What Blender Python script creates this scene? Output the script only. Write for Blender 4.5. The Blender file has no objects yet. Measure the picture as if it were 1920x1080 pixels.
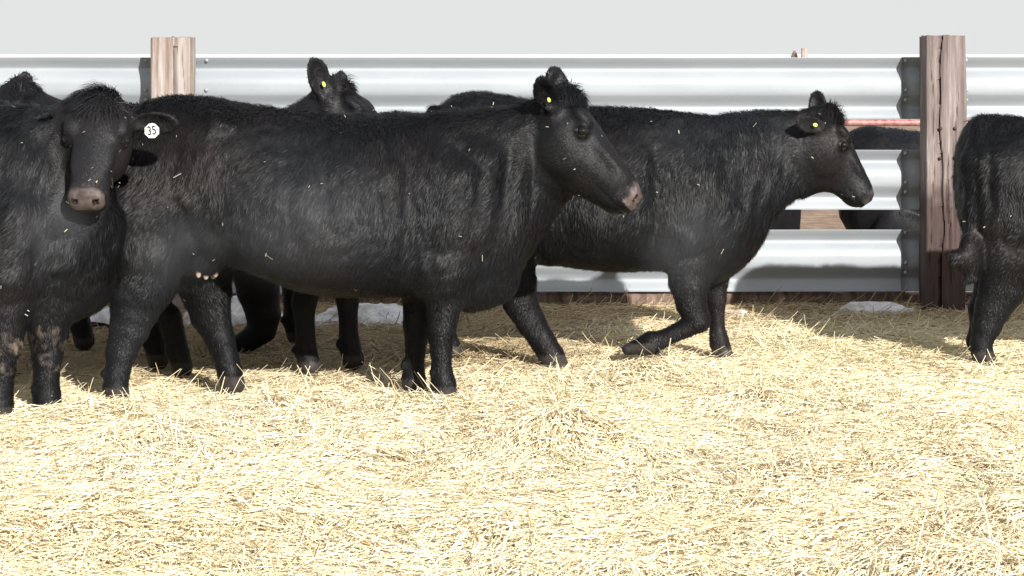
import bpy, math, random
import numpy as np
from mathutils import Vector

random.seed(7)
RNG = np.random.default_rng(11)
S = bpy.context.scene
COL = S.collection

# ------------------------------------------------------------------ camera, sky, sun, exposure
CAM_H = 1.44            # eye height
F_PX = 4080.0           # focal length in photograph pixels (1920 wide)
HOR = 100.0             # row of the horizon
cam_d = bpy.data.cameras.new('camera')
cam = bpy.data.objects.new('camera', cam_d); COL.objects.link(cam)
cam.location = (0, 0, CAM_H); cam.rotation_euler = (math.radians(90), 0, 0)
cam_d.sensor_width = 36.0; cam_d.lens = 36.0 * F_PX / 1920.0
cam_d.shift_y = -(540.0 - HOR) / 1920.0
cam_d.clip_start = 0.1; cam_d.clip_end = 6000
S.camera = cam

SUN_DIR = Vector((-0.44, 1.0, -0.48)).normalized()   # direction the light travels
SUN_EL = math.asin(-SUN_DIR.z)
SUN_AZ = math.atan2(-SUN_DIR.x, -SUN_DIR.y)          # compass angle of the sun, from +Y towards +X
world = bpy.data.worlds.new('World'); S.world = world
world.use_nodes = True
wt = world.node_tree; wt.nodes.clear()
wo = wt.nodes.new('ShaderNodeOutputWorld'); wb = wt.nodes.new('ShaderNodeBackground')
sky = wt.nodes.new('ShaderNodeTexSky'); sky.sky_type = 'NISHITA'; sky.sun_disc = False
sky.sun_elevation = SUN_EL; sky.sun_rotation = SUN_AZ
sky.air_density = 1.0; sky.dust_density = 0.8; sky.ozone_density = 1.0
hs = wt.nodes.new('ShaderNodeHueSaturation'); hs.inputs['Saturation'].default_value = 0.2
cl = wt.nodes.new('ShaderNodeMixRGB'); cl.blend_type = 'DARKEN'; cl.inputs[0].default_value = 1.0
cl.inputs[2].default_value = (3.48, 3.52, 3.53, 1)      # thin high cloud: an even, pale winter sky
wt.links.new(sky.outputs[0], hs.inputs['Color']); wt.links.new(hs.outputs[0], cl.inputs[1]); wt.links.new(cl.outputs[0], wb.inputs[0])
wt.links.new(wb.outputs[0], wo.inputs[0]); wb.inputs[1].default_value = 0.145
sl = bpy.data.lights.new('sun', 'SUN'); sun = bpy.data.objects.new('sun', sl); COL.objects.link(sun)
sl.energy = 4.6; sl.angle = math.radians(0.6); sl.color = (1.0, 0.965, 0.91)
sun.rotation_euler = SUN_DIR.to_track_quat('-Z', 'Y').to_euler(); sun.location = (3, -12, 8)
S.view_settings.view_transform = 'Standard'; S.view_settings.look = 'None'
S.view_settings.exposure = 0.62; S.view_settings.gamma = 1.0
S.render.engine = 'CYCLES'

# ------------------------------------------------------------------ small helpers
def tag(o, label=None, cat=None, group=None, kind=None):
    if label: o['label'] = label
    if cat: o['category'] = cat
    if group: o['group'] = group
    if kind: o['kind'] = kind
    return o

def empty(name, loc=(0, 0, 0), rz=0.0):
    o = bpy.data.objects.new(name, None); COL.objects.link(o)
    o.location = loc; o.rotation_euler = (0, 0, rz); o.empty_display_size = 0.2
    return o

def mesh_np(name, verts, faces_list, mats, parent=None, smooth=True, col=None, mat_idx=None):
    """faces_list: list of int arrays (n,3) / (n,4); col: per-vertex rgb."""
    me = bpy.data.meshes.new(name)
    verts = np.asarray(verts, dtype=np.float32)
    nl = [f.shape[1] for f in faces_list for _ in range(1)]
    loops = np.concatenate([np.asarray(f).reshape(-1) for f in faces_list]).astype(np.int32)
    tot = np.concatenate([np.full(len(f), f.shape[1], dtype=np.int32) for f in faces_list])
    start = np.concatenate([[0], np.cumsum(tot)[:-1]]).astype(np.int32)
    me.vertices.add(len(verts)); me.vertices.foreach_set('co', verts.reshape(-1))
    me.loops.add(len(loops)); me.loops.foreach_set('vertex_index', loops)
    me.polygons.add(len(tot)); me.polygons.foreach_set('loop_start', start)
    me.polygons.foreach_set('loop_total', tot)
    me.polygons.foreach_set('use_smooth', np.full(len(tot), smooth, dtype=bool))
    for m in (mats if isinstance(mats, (list, tuple)) else [mats]): me.materials.append(m)
    if mat_idx is not None: me.polygons.foreach_set('material_index', np.asarray(mat_idx, dtype=np.int32))
    me.update(calc_edges=True)
    if col is not None:
        a = me.color_attributes.new('tint', 'FLOAT_COLOR', 'POINT')
        c4 = np.ones((len(verts), 4), dtype=np.float32); c4[:, :3] = col
        a.data.foreach_set('color', c4.reshape(-1))
    o = bpy.data.objects.new(name, me); COL.objects.link(o)
    if parent: o.parent = parent
    return o

def vnoise(P, freq, seed=0):
    """cheap value noise on points (n,3), range -1..1"""
    q = P * freq + seed * 17.13
    i = np.floor(q).astype(np.int64); f = q - i; f = f * f * (3 - 2 * f)
    def h(ix, iy, iz):
        n = (ix * 374761393 + iy * 668265263 + iz * 2147483647 + seed * 974634777) & 0xFFFFFFFF
        n = ((n ^ (n >> 13)) * 1274126177) & 0xFFFFFFFF
        return ((n ^ (n >> 16)) & 0xFFFF) / 32767.5 - 1.0
    r = 0
    for dx in (0, 1):
        for dy in (0, 1):
            for dz in (0, 1):
                w = (f[:, 0] if dx else 1 - f[:, 0]) * (f[:, 1] if dy else 1 - f[:, 1]) * (f[:, 2] if dz else 1 - f[:, 2])
                r = r + w * h(i[:, 0] + dx, i[:, 1] + dy, i[:, 2] + dz)
    return r

def box_verts(x0, x1, y0, y1, z0, z1):
    v = [(x0, y0, z0), (x1, y0, z0), (x1, y1, z0), (x0, y1, z0), (x0, y0, z1), (x1, y0, z1), (x1, y1, z1), (x0, y1, z1)]
    f = [(0, 3, 2, 1), (4, 5, 6, 7), (0, 1, 5, 4), (1, 2, 6, 5), (2, 3, 7, 6), (3, 0, 4, 7)]
    return np.array(v, float), np.array(f)

# ------------------------------------------------------------------ materials
def new_mat(name):
    m = bpy.data.materials.new(name); m.use_nodes = True
    nt = m.node_tree; b = nt.nodes['Principled BSDF']
    return m, nt, b

def ramp(nt, fac, stops):
    r = nt.nodes.new('ShaderNodeValToRGB')
    el = r.color_ramp.elements
    while len(el) > 1: el.remove(el[-1])
    el[0].position = stops[0][0]; el[0].color = (*stops[0][1], 1)
    for p, c in stops[1:]:
        e = el.new(p); e.color = (*c, 1)
    nt.links.new(fac, r.inputs[0]); return r.outputs[0]

def noise(nt, scale, detail=4, rough=0.6, vec=None, mapscale=None):
    n = nt.nodes.new('ShaderNodeTexNoise'); n.inputs['Scale'].default_value = scale
    n.inputs['Detail'].default_value = detail; n.inputs['Roughness'].default_value = rough
    tc = nt.nodes.new('ShaderNodeTexCoord'); mp = nt.nodes.new('ShaderNodeMapping')
    nt.links.new(tc.outputs['Object'], mp.inputs[0])
    if mapscale: mp.inputs['Scale'].default_value = mapscale
    nt.links.new(mp.outputs[0], n.inputs['Vector'])
    return n.outputs['Fac']

def bump(nt, b, h, strength=0.5, dist=0.01):
    bp = nt.nodes.new('ShaderNodeBump'); bp.inputs['Strength'].default_value = strength
    bp.inputs['Distance'].default_value = dist
    nt.links.new(h, bp.inputs['Height']); nt.links.new(bp.outputs[0], b.inputs['Normal'])

def mat_tint(name, rough, spec=0.5, sheen=0.0, bumpscale=None):
    m, nt, b = new_mat(name)
    a = nt.nodes.new('ShaderNodeAttribute'); a.attribute_name = 'tint'
    nt.links.new(a.outputs['Color'], b.inputs['Base Color'])
    b.inputs['Roughness'].default_value = rough
    b.inputs['Specular IOR Level'].default_value = spec
    b.inputs['Sheen Weight'].default_value = sheen
    b.inputs['Sheen Roughness'].default_value = 0.5
    if bumpscale: bump(nt, b, noise(nt, bumpscale, 4), 0.5, 0.006)
    return m

M_FUR = mat_tint('black_fur', 0.50, 0.20, 0.0)
M_STRAW = mat_tint('straw', 0.55, 0.35)

m, nt, b = new_mat('eye_gloss'); M_EYE = m
b.inputs['Base Color'].default_value = (0.004, 0.003, 0.003, 1); b.inputs['Roughness'].default_value = 0.08

m, nt, b = new_mat('tag_white'); M_TAG = m
b.inputs['Base Color'].default_value = (0.75, 0.76, 0.74, 1); b.inputs['Roughness'].default_value = 0.4
bump(nt, b, noise(nt, 60), 0.1, 0.002)
m, nt, b = new_mat('tag_yellow'); M_TAGY = m
b.inputs['Base Color'].default_value = (0.62, 0.68, 0.16, 1); b.inputs['Roughness'].default_value = 0.4
m, nt, b = new_mat('tag_ink'); M_INK = m
b.inputs['Base Color'].default_value = (0.02, 0.02, 0.025, 1); b.inputs['Roughness'].default_value = 0.5

m, nt, b = new_mat('teat_skin'); M_TEAT = m
c = ramp(nt, noise(nt, 40), [(0.3, (0.28, 0.2, 0.17)), (0.7, (0.5, 0.42, 0.38))])
nt.links.new(c, b.inputs['Base Color']); b.inputs['Roughness'].default_value = 0.5

# galvanised steel
m, nt, b = new_mat('galvanised_steel'); M_STEEL = m
n1 = noise(nt, 6, 5, 0.6, mapscale=(0.35, 1, 1)); n2 = noise(nt, 90, 2)
mx = nt.nodes.new('ShaderNodeMath'); mx.operation = 'MULTIPLY_ADD'; mx.inputs[1].default_value = 0.3
nt.links.new(n2, mx.inputs[0]); nt.links.new(n1, mx.inputs[2])
c = ramp(nt, mx.outputs[0], [(0.35, (0.29, 0.318, 0.345)), (0.8, (0.345, 0.372, 0.395))])
nt.links.new(c, b.inputs['Base Color']); b.inputs['Metallic'].default_value = 0.12
b.inputs['Roughness'].default_value = 0.5
bump(nt, b, n1, 0.12, 0.01)

def wood_mat(name, cols, shade_z=None):
    m, nt, b = new_mat(name)
    g = noise(nt, 22, 8, 0.7, mapscale=(1.0, 1.0, 0.07))
    base = ramp(nt, g, cols)
    if shade_z:                                  # cow's shadow on the lower post, painted into the wood colour
        g2 = noise(nt, 5, 5, 0.6)
        tc = nt.nodes.new('ShaderNodeTexCoord'); sp = nt.nodes.new('ShaderNodeSeparateXYZ')
        nt.links.new(tc.outputs['Object'], sp.inputs[0])
        ad = nt.nodes.new('ShaderNodeMath'); ad.operation = 'MULTIPLY_ADD'; ad.inputs[1].default_value = -0.35
        nt.links.new(g2, ad.inputs[0]); nt.links.new(sp.outputs['Z'], ad.inputs[2])
        mr = nt.nodes.new('ShaderNodeMapRange'); mr.inputs['From Min'].default_value = shade_z - 0.06
        mr.inputs['From Max'].default_value = shade_z + 0.06
        nt.links.new(ad.outputs[0], mr.inputs[0])
        mix = nt.nodes.new('ShaderNodeMixRGB'); mix.blend_type = 'MIX'
        mul = nt.nodes.new('ShaderNodeMixRGB'); mul.blend_type = 'MULTIPLY'; mul.inputs[0].default_value = 1
        nt.links.new(base, mul.inputs[1]); mul.inputs[2].default_value = (0.34, 0.27, 0.26, 1)
        nt.links.new(mr.outputs[0], mix.inputs[0]); nt.links.new(mul.outputs[0], mix.inputs[1]); nt.links.new(base, mix.inputs[2])
        base = mix.outputs[0]
    nt.links.new(base, b.inputs['Base Color']); b.inputs['Roughness'].default_value = 0.8
    bump(nt, b, g, 0.7, 0.006)
    return m
M_WOOD_R = wood_mat('weathered_red_wood', [(0.30, (0.05, 0.038, 0.034)), (0.42, (0.15, 0.115, 0.105)), (0.55, (0.22, 0.175, 0.165)), (0.62, (0.30, 0.255, 0.245)), (0.72, (0.50, 0.45, 0.43))], shade_z=0.50)
M_WOOD_T = wood_mat('weathered_tan_wood', [(0.28, (0.16, 0.10, 0.075)), (0.42, (0.26, 0.20, 0.165)), (0.50, (0.34, 0.28, 0.25)), (0.58, (0.38, 0.335, 0.315)), (0.75, (0.46, 0.43, 0.42))])
M_WOOD_D = wood_mat('rotten_dark_wood', [(0.3, (0.04, 0.027, 0.02)), (0.5, (0.15, 0.095, 0.072)), (0.7, (0.30, 0.21, 0.165))])

m, nt, b = new_mat('red_pipe_paint'); M_PIPE = m
c = ramp(nt, noise(nt, 30), [(0.35, (0.30, 0.10, 0.09)), (0.65, (0.48, 0.26, 0.24))])
nt.links.new(c, b.inputs['Base Color']); b.inputs['Roughness'].default_value = 0.3

m, nt, b = new_mat('snow'); M_SNOW = m
c = ramp(nt, noise(nt, 8, 5), [(0.35, (0.42, 0.38, 0.34)), (0.55, (0.8, 0.8, 0.82))])
nt.links.new(c, b.inputs['Base Color']); b.inputs['Roughness'].default_value = 0.6
bump(nt, b, noise(nt, 40), 0.5, 0.02)

m, nt, b = new_mat('pen_dirt'); M_DIRT = m
c = ramp(nt, noise(nt, 5, 8, 0.65), [(0.3, (0.13, 0.085, 0.055)), (0.5, (0.24, 0.165, 0.11)), (0.7, (0.36, 0.27, 0.19))])
nt.links.new(c, b.inputs['Base Color']); b.inputs['Roughness'].default_value = 0.9
bump(nt, b, noise(nt, 25, 6), 0.8, 0.03)

# ------------------------------------------------------------------ implicit modelling
class Field:
    def __init__(s, lo, hi, h):
        s.lo = np.array(lo, float); s.h = h
        s.n = np.ceil((np.array(hi) - s.lo) / h).astype(int) + 1
        s.F = np.full(s.n, 1.0, dtype=np.float32)
        s.ax = [s.lo[i] + h * np.arange(s.n[i]) for i in range(3)]
    def sub(s, lo, hi):
        a = [max(0, int((lo[i] - s.lo[i]) / s.h)) for i in range(3)]
        b_ = [min(s.n[i], int((hi[i] - s.lo[i]) / s.h) + 2) for i in range(3)]
        if any(b_[i] <= a[i] for i in range(3)): return None
        sl_ = tuple(slice(a[i], b_[i]) for i in range(3))
        X, Y, Z = np.meshgrid(*(s.ax[i][sl_[i]].astype(np.float32) for i in range(3)), indexing='ij')
        return sl_, X, Y, Z
    def merge(s, sl_, d, k, cut=False):
        A = s.F[sl_]
        if cut:
            d = -d; h = np.clip(k - np.abs(A - d), 0, None) / k
            s.F[sl_] = np.maximum(A, d) + h * h * k * 0.25
        else:
            h = np.clip(k - np.abs(A - d), 0, None) / k
            s.F[sl_] = np.minimum(A, d) - h * h * k * 0.25

def add_torso(fd, st, k=0.05, p=2.3):
    """st rows: x, top, bottom, half width [, y centre]"""
    st = np.array([list(r) + [0.0] * (5 - len(r)) for r in st], float)
    st = st[np.argsort(st[:, 0])]
    xs = np.linspace(st[0, 0], st[-1, 0], 220)
    # smooth the polyline profiles a little
    prof = [np.interp(xs, st[:, 0], st[:, j]) for j in range(1, 5)]
    ker = np.hanning(17); ker /= ker.sum()
    prof = [np.convolve(np.pad(q, 8, mode='edge'), ker, mode='valid') for q in prof]
    lo = (st[0, 0] - .12, -.6 + st[:, 4].min(), st[:, 2].min() - .12); hi = (st[-1, 0] + .12, .6 + st[:, 4].max(), st[:, 1].max() + .12)
    r = fd.sub(lo, hi)
    sl_, X, Y, Z = r
    xc = np.clip(X[:, :1, :1], xs[0], xs[-1])
    top, bot, w, yc = (np.interp(xc, xs, q).astype(np.float32) for q in prof)
    zc = (top + bot) / 2; hz = np.maximum((top - bot) / 2, 0.012); w = np.maximum(w, 0.012)
    u = (Z - zc) / hz
    ww = w * (1.0 - 0.22 * np.clip(u, 0, 1.2) ** 1.5 - 0.05 * np.clip(-u, 0, 1.2))   # roof-shaped above, full below
    d = ((np.abs((Y - yc) / ww) ** p + np.abs(u) ** p) ** (1 / p) - 1) * np.minimum(w, hz)
    dx = np.abs(X - xc)
    d = np.where(dx > 0, np.sqrt(np.clip(d, 0, None) ** 2 + dx ** 2), d)
    fd.merge(sl_, d, k)

def add_chain(fd, pts, k=0.05, kleg=True):
    """pts: (x, y, z, ra, rb): ra in the side view, rb across"""
    pts = np.array(pts, float)
    for a, c in zip(pts[:-1], pts[1:]):
        m_ = max(a[3], c[3], a[4], c[4]) + k + 0.03
        r = fd.sub(np.minimum(a[:3], c[:3]) - m_, np.maximum(a[:3], c[:3]) + m_)
        if r is None: continue
        sl_, X, Y, Z = r
        v = c[:3] - a[:3]; L = np.linalg.norm(v) + 1e-6; v = v / L
        e2 = np.array([0, 1, 0]) - v[1] * v; e2 = e2 / (np.linalg.norm(e2) + 1e-6); e1 = np.cross(v, e2)
        qx, qy, qz = X - a[0], Y - a[1], Z - a[2]
        t = qx * v[0] + qy * v[1] + qz * v[2]; tc = np.clip(t, 0, L)
        ra = a[3] + (c[3] - a[3]) * tc / L; rb = a[4] + (c[4] - a[4]) * tc / L
        p1 = qx * e1[0] + qy * e1[1] + qz * e1[2]; p2 = qx * e2[0] + qy * e2[1] + qz * e2[2]; p3 = t - tc
        rm = np.minimum(ra, rb)
        d = (np.sqrt((p1 / ra) ** 2 + (p2 / rb) ** 2 + (p3 / rm) ** 2) - 1) * rm
        fd.merge(sl_, d, .012 if max(a[2], c[2]) < .47 and kleg else k)

def add_ell(fd, c, axes, rad, k=0.04, cut=False):
    A = np.array(axes, float); A = A / np.linalg.norm(A, axis=1)[:, None]; rad = np.array(rad, float)
    m_ = rad.max() + k + 0.02; c = np.array(c, float)
    r = fd.sub(c - m_, c + m_)
    if r is None: return
    sl_, X, Y, Z = r
    q = [(X - c[0]) * A[i, 0] + (Y - c[1]) * A[i, 1] + (Z - c[2]) * A[i, 2] for i in range(3)]
    l = np.sqrt(sum((q[i] / rad[i]) ** 2 for i in range(3)))
    g = np.sqrt(sum((q[i] / rad[i] ** 2) ** 2 for i in range(3))) + 1e-6
    fd.merge(sl_, l * (l - 1) / g, k, cut)

def frame(f, up):
    f = np.array(f, float); f /= np.linalg.norm(f)
    u = np.array(up, float); u -= f * (u @ f); u /= np.linalg.norm(u)
    return f, np.cross(u, f), u         # forward, left, up

HEAD = np.array([  # x, top, bottom, half width
    (-.07, -.03, -.12, .055), (-.03, .01, -.18, .083), (.0, .028, -.21, .096), (.06, .040, -.245, .114), (.13, .042, -.28, .128), (.19, .038, -.290, .126), (.26, .028, -.270, .106),
    (.33, .020, -.245, .086), (.40, .012, -.210, .074), (.46, .006, -.188, .076), (.50, -.002, -.176, .081), (.53, -.018, -.155, .072), (.553, -.045, -.115, .052)])

def add_head(fd, hd):
    o = np.array(hd['pos'], float); sc = hd.get('scale', 1.0)
    f, l, u = frame(hd['f'], hd.get('up', (0, 0, 1)))
    hd['F'], hd['L'], hd['U'], hd['O'], hd['sc'] = f, l, u, o, sc
    wd_ = hd.get('wide', 1.0); hd['W'] = wd_
    P = lambda x, y, z: o + sc * (f * x + l * y * wd_ + u * z)
    lo = o - .75 * sc; hi = o + .75 * sc
    sl_, X, Y, Z = fd.sub(lo, hi)
    qx, qy, qz = X - o[0], Y - o[1], Z - o[2]
    x = (qx * f[0] + qy * f[1] + qz * f[2]) / sc; y = (qx * l[0] + qy * l[1] + qz * l[2]) / sc / wd_; z = (qx * u[0] + qy * u[1] + qz * u[2]) / sc
    xs = np.linspace(HEAD[0, 0], HEAD[-1, 0], 120); pr = [np.interp(xs, HEAD[:, 0], HEAD[:, j]) for j in (1, 2, 3)]
    ker = np.hanning(9); ker /= ker.sum(); pr = [np.convolve(np.pad(q, 4, mode='edge'), ker, mode='valid') for q in pr]
    xc = np.clip(x, xs[0], xs[-1]); top, bot, w = (np.interp(xc, xs, q) for q in pr)
    zc = (top + bot) / 2; hz = (top - bot) / 2; un = (z - zc) / hz
    fade = np.clip(1 - (xc - .40) / .1, 0, 1)
    ww = w * (1 - 0.30 * fade * np.clip(-un, 0, 1.2) - .06 * np.clip(un, 0, 1.2))
    d = ((np.abs(y / ww) ** 2.5 + np.abs(un) ** 2.5) ** (1 / 2.5) - 1) * np.minimum(ww, hz)
    dx = np.abs(x - xc); d = np.where(dx > 0, np.sqrt(np.clip(d, 0, None) ** 2 + dx ** 2), d) * sc
    fd.merge(sl_, d.astype(np.float32), 0.05)
    ax = (f, l, u)
    for s_ in (-1, 1):
        add_ell(fd, P(.152, s_ * .104, .012), ax, np.array((.055, .028, .022)) * sc, .04)         # brow
        add_ell(fd, P(.20, s_ * .070, -.15), ax, np.array((.105, .042, .085)) * sc, .04)          # cheek muscle
        add_ell(fd, P(.20, s_ * .142, -.032), ax, np.array((.036, .024, .022)) * sc, .02, cut=True)
        add_ell(fd, P(.30, s_ * .128, -.035), ax, np.array((.075, .034, .04)) * sc, .03, cut=True)  # eye socket
        add_ell(fd, P(.20, s_ * .114, -.030), ax, np.array((.031, .022, .027)) * sc, .012)          # lids
        add_ell(fd, P(.33, s_ * .060, -.02), ax, np.array((.07, .018, .012)) * sc, .03)               # nasal ridge
        add_ell(fd, P(.515, s_ * .043, -.047), ax, np.array((.035, .028, .028)) * sc, .02)          # nostril wing
        add_ell(fd, P(.552, s_ * .040, -.050), ax, np.array((.022, .013, .016)) * sc, .008, cut=True)  # nostril
        add_ell(fd, P(.46, s_ * .080, -.128), ax, np.array((.075, .013, .006)) * sc, .008, cut=True)  # mouth line
    add_ell(fd, P(.0, 0, .02), ax, np.array((.06, .075, .05)) * sc, .05)                           # poll knob
    for e in hd['ears']:
        add_ear(fd, hd, e)

def add_ear(fd, hd, e):
    """e: side, direction (cow frame), opening direction (cow frame), length"""
    o, f, l, u, sc = hd['O'], hd['F'], hd['L'], hd['U'], hd['sc']
    side, dr, op, ln = e
    base = o + sc * (f * .045 + l * side * .095 * hd['W'] + u * (-.070))
    d = np.array(dr, float); d /= np.linalg.norm(d)
    n = np.array(op, float); n -= d * (n @ d); n /= np.linalg.norm(n); w = np.cross(d, n)
    ln = ln * sc
    add_chain(fd, [(*base, .035 * sc, .035 * sc), (*(base + d * ln * .28), .03 * sc, .03 * sc)], .04, False)
    add_ell(fd, base + d * ln * .58, (d, w, n), (ln * .50, ln * .27, ln * .115), .02)
    add_ell(fd, base + d * ln * .60 + n * ln * .10, (d, w, n), (ln * .41, ln * .19, ln * .12), .015, cut=True)
    e_info = (base, d, n, w, ln); hd.setdefault('EAR', []).append(e_info)

def nets(fd):
    F = fd.F; s = F < 0
    c = [(i, j, k) for i in (0, 1) for j in (0, 1) for k in (0, 1)]
    n = np.array(F.shape) - 1
    cnt = np.zeros(n, dtype=np.int8)
    for (i, j, k) in c: cnt += s[i:i + n[0], j:j + n[1], k:k + n[2]]
    act = (cnt > 0) & (cnt < 8)
    idx = np.argwhere(act); ids = np.full(n, -1, dtype=np.int64); ids[act] = np.arange(len(idx))
    acc = np.zeros((len(idx), 3)); num = np.zeros(len(idx))
    for a in c:
        for b_ in c:
            if sum(b_) - sum(a) == 1 and all(b_[q] >= a[q] for q in range(3)):
                A = F[idx[:, 0] + a[0], idx[:, 1] + a[1], idx[:, 2] + a[2]]; B = F[idx[:, 0] + b_[0], idx[:, 1] + b_[1], idx[:, 2] + b_[2]]
                m_ = (A < 0) != (B < 0); t = np.where(m_, A / (A - B + 1e-12), 0)
                for q in range(3): acc[:, q] += np.where(m_, a[q] + t * (b_[q] - a[q]), 0)
                num += m_
    V = fd.lo + fd.h * (idx + acc / num[:, None])
    Q = []
    for ax in range(3):
        o1, o2 = [(1, 2), (2, 0), (0, 1)][ax]
        sa = [slice(None)] * 3; sb = [slice(None)] * 3; sa[ax] = slice(0, -1); sb[ax] = slice(1, None)
        ch = s[tuple(sa)] != s[tuple(sb)]
        e = np.argwhere(ch); e = e[(e[:, o1] > 0) & (e[:, o2] > 0) & (e[:, o1] < n[o1]) & (e[:, o2] < n[o2])]
        ins = s[e[:, 0], e[:, 1], e[:, 2]]
        g = []
        for d1, d2 in ((1, 1), (0, 1), (0, 0), (1, 0)):
            t = e.copy(); t[:, o1] -= d1; t[:, o2] -= d2; g.append(ids[t[:, 0], t[:, 1], t[:, 2]])
        q = np.stack(g, 1); q[~ins] = q[~ins][:, ::-1]; Q.append(q)
    Q = np.concatenate(Q); Q = Q[(Q >= 0).all(1)]
    return V, Q

def vert_normals(V, Q):
    a, b_, c, d = (V[Q[:, i]] for i in range(4))
    fn = np.cross(c - a, d - b_)
    N = np.zeros_like(V)
    for i in range(4):
        for q in range(3): N[:, q] += np.bincount(Q[:, i], weights=fn[:, q], minlength=len(V))
    return N / (np.linalg.norm(N, axis=1)[:, None] + 1e-9), np.linalg.norm(fn, axis=1) / 2

def smooth_mesh(V, Q, it=2):
    for _ in range(it):
        A = np.zeros_like(V); c = np.zeros(len(V))
        for i in range(4):
            for j in (1, 3):
                t = Q[:, (i + j) % 4]
                for q in range(3): A[:, q] += np.bincount(Q[:, i], weights=V[t, q], minlength=len(V))
                c += np.bincount(Q[:, i], minlength=len(V))
        V = V * .4 + .6 * A / c[:, None]
    return V

BLACK = np.array((0.0055, 0.0058, 0.0070)); BROWN = np.array((0.019, 0.012, 0.010))
GREY = np.array((0.024, 0.026, 0.031)); HOOF = np.array((0.035, 0.03, 0.027))
STRAWC = np.array((0.38, 0.35, 0.28))
COWS = 'black cattle walking through the straw'

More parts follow.
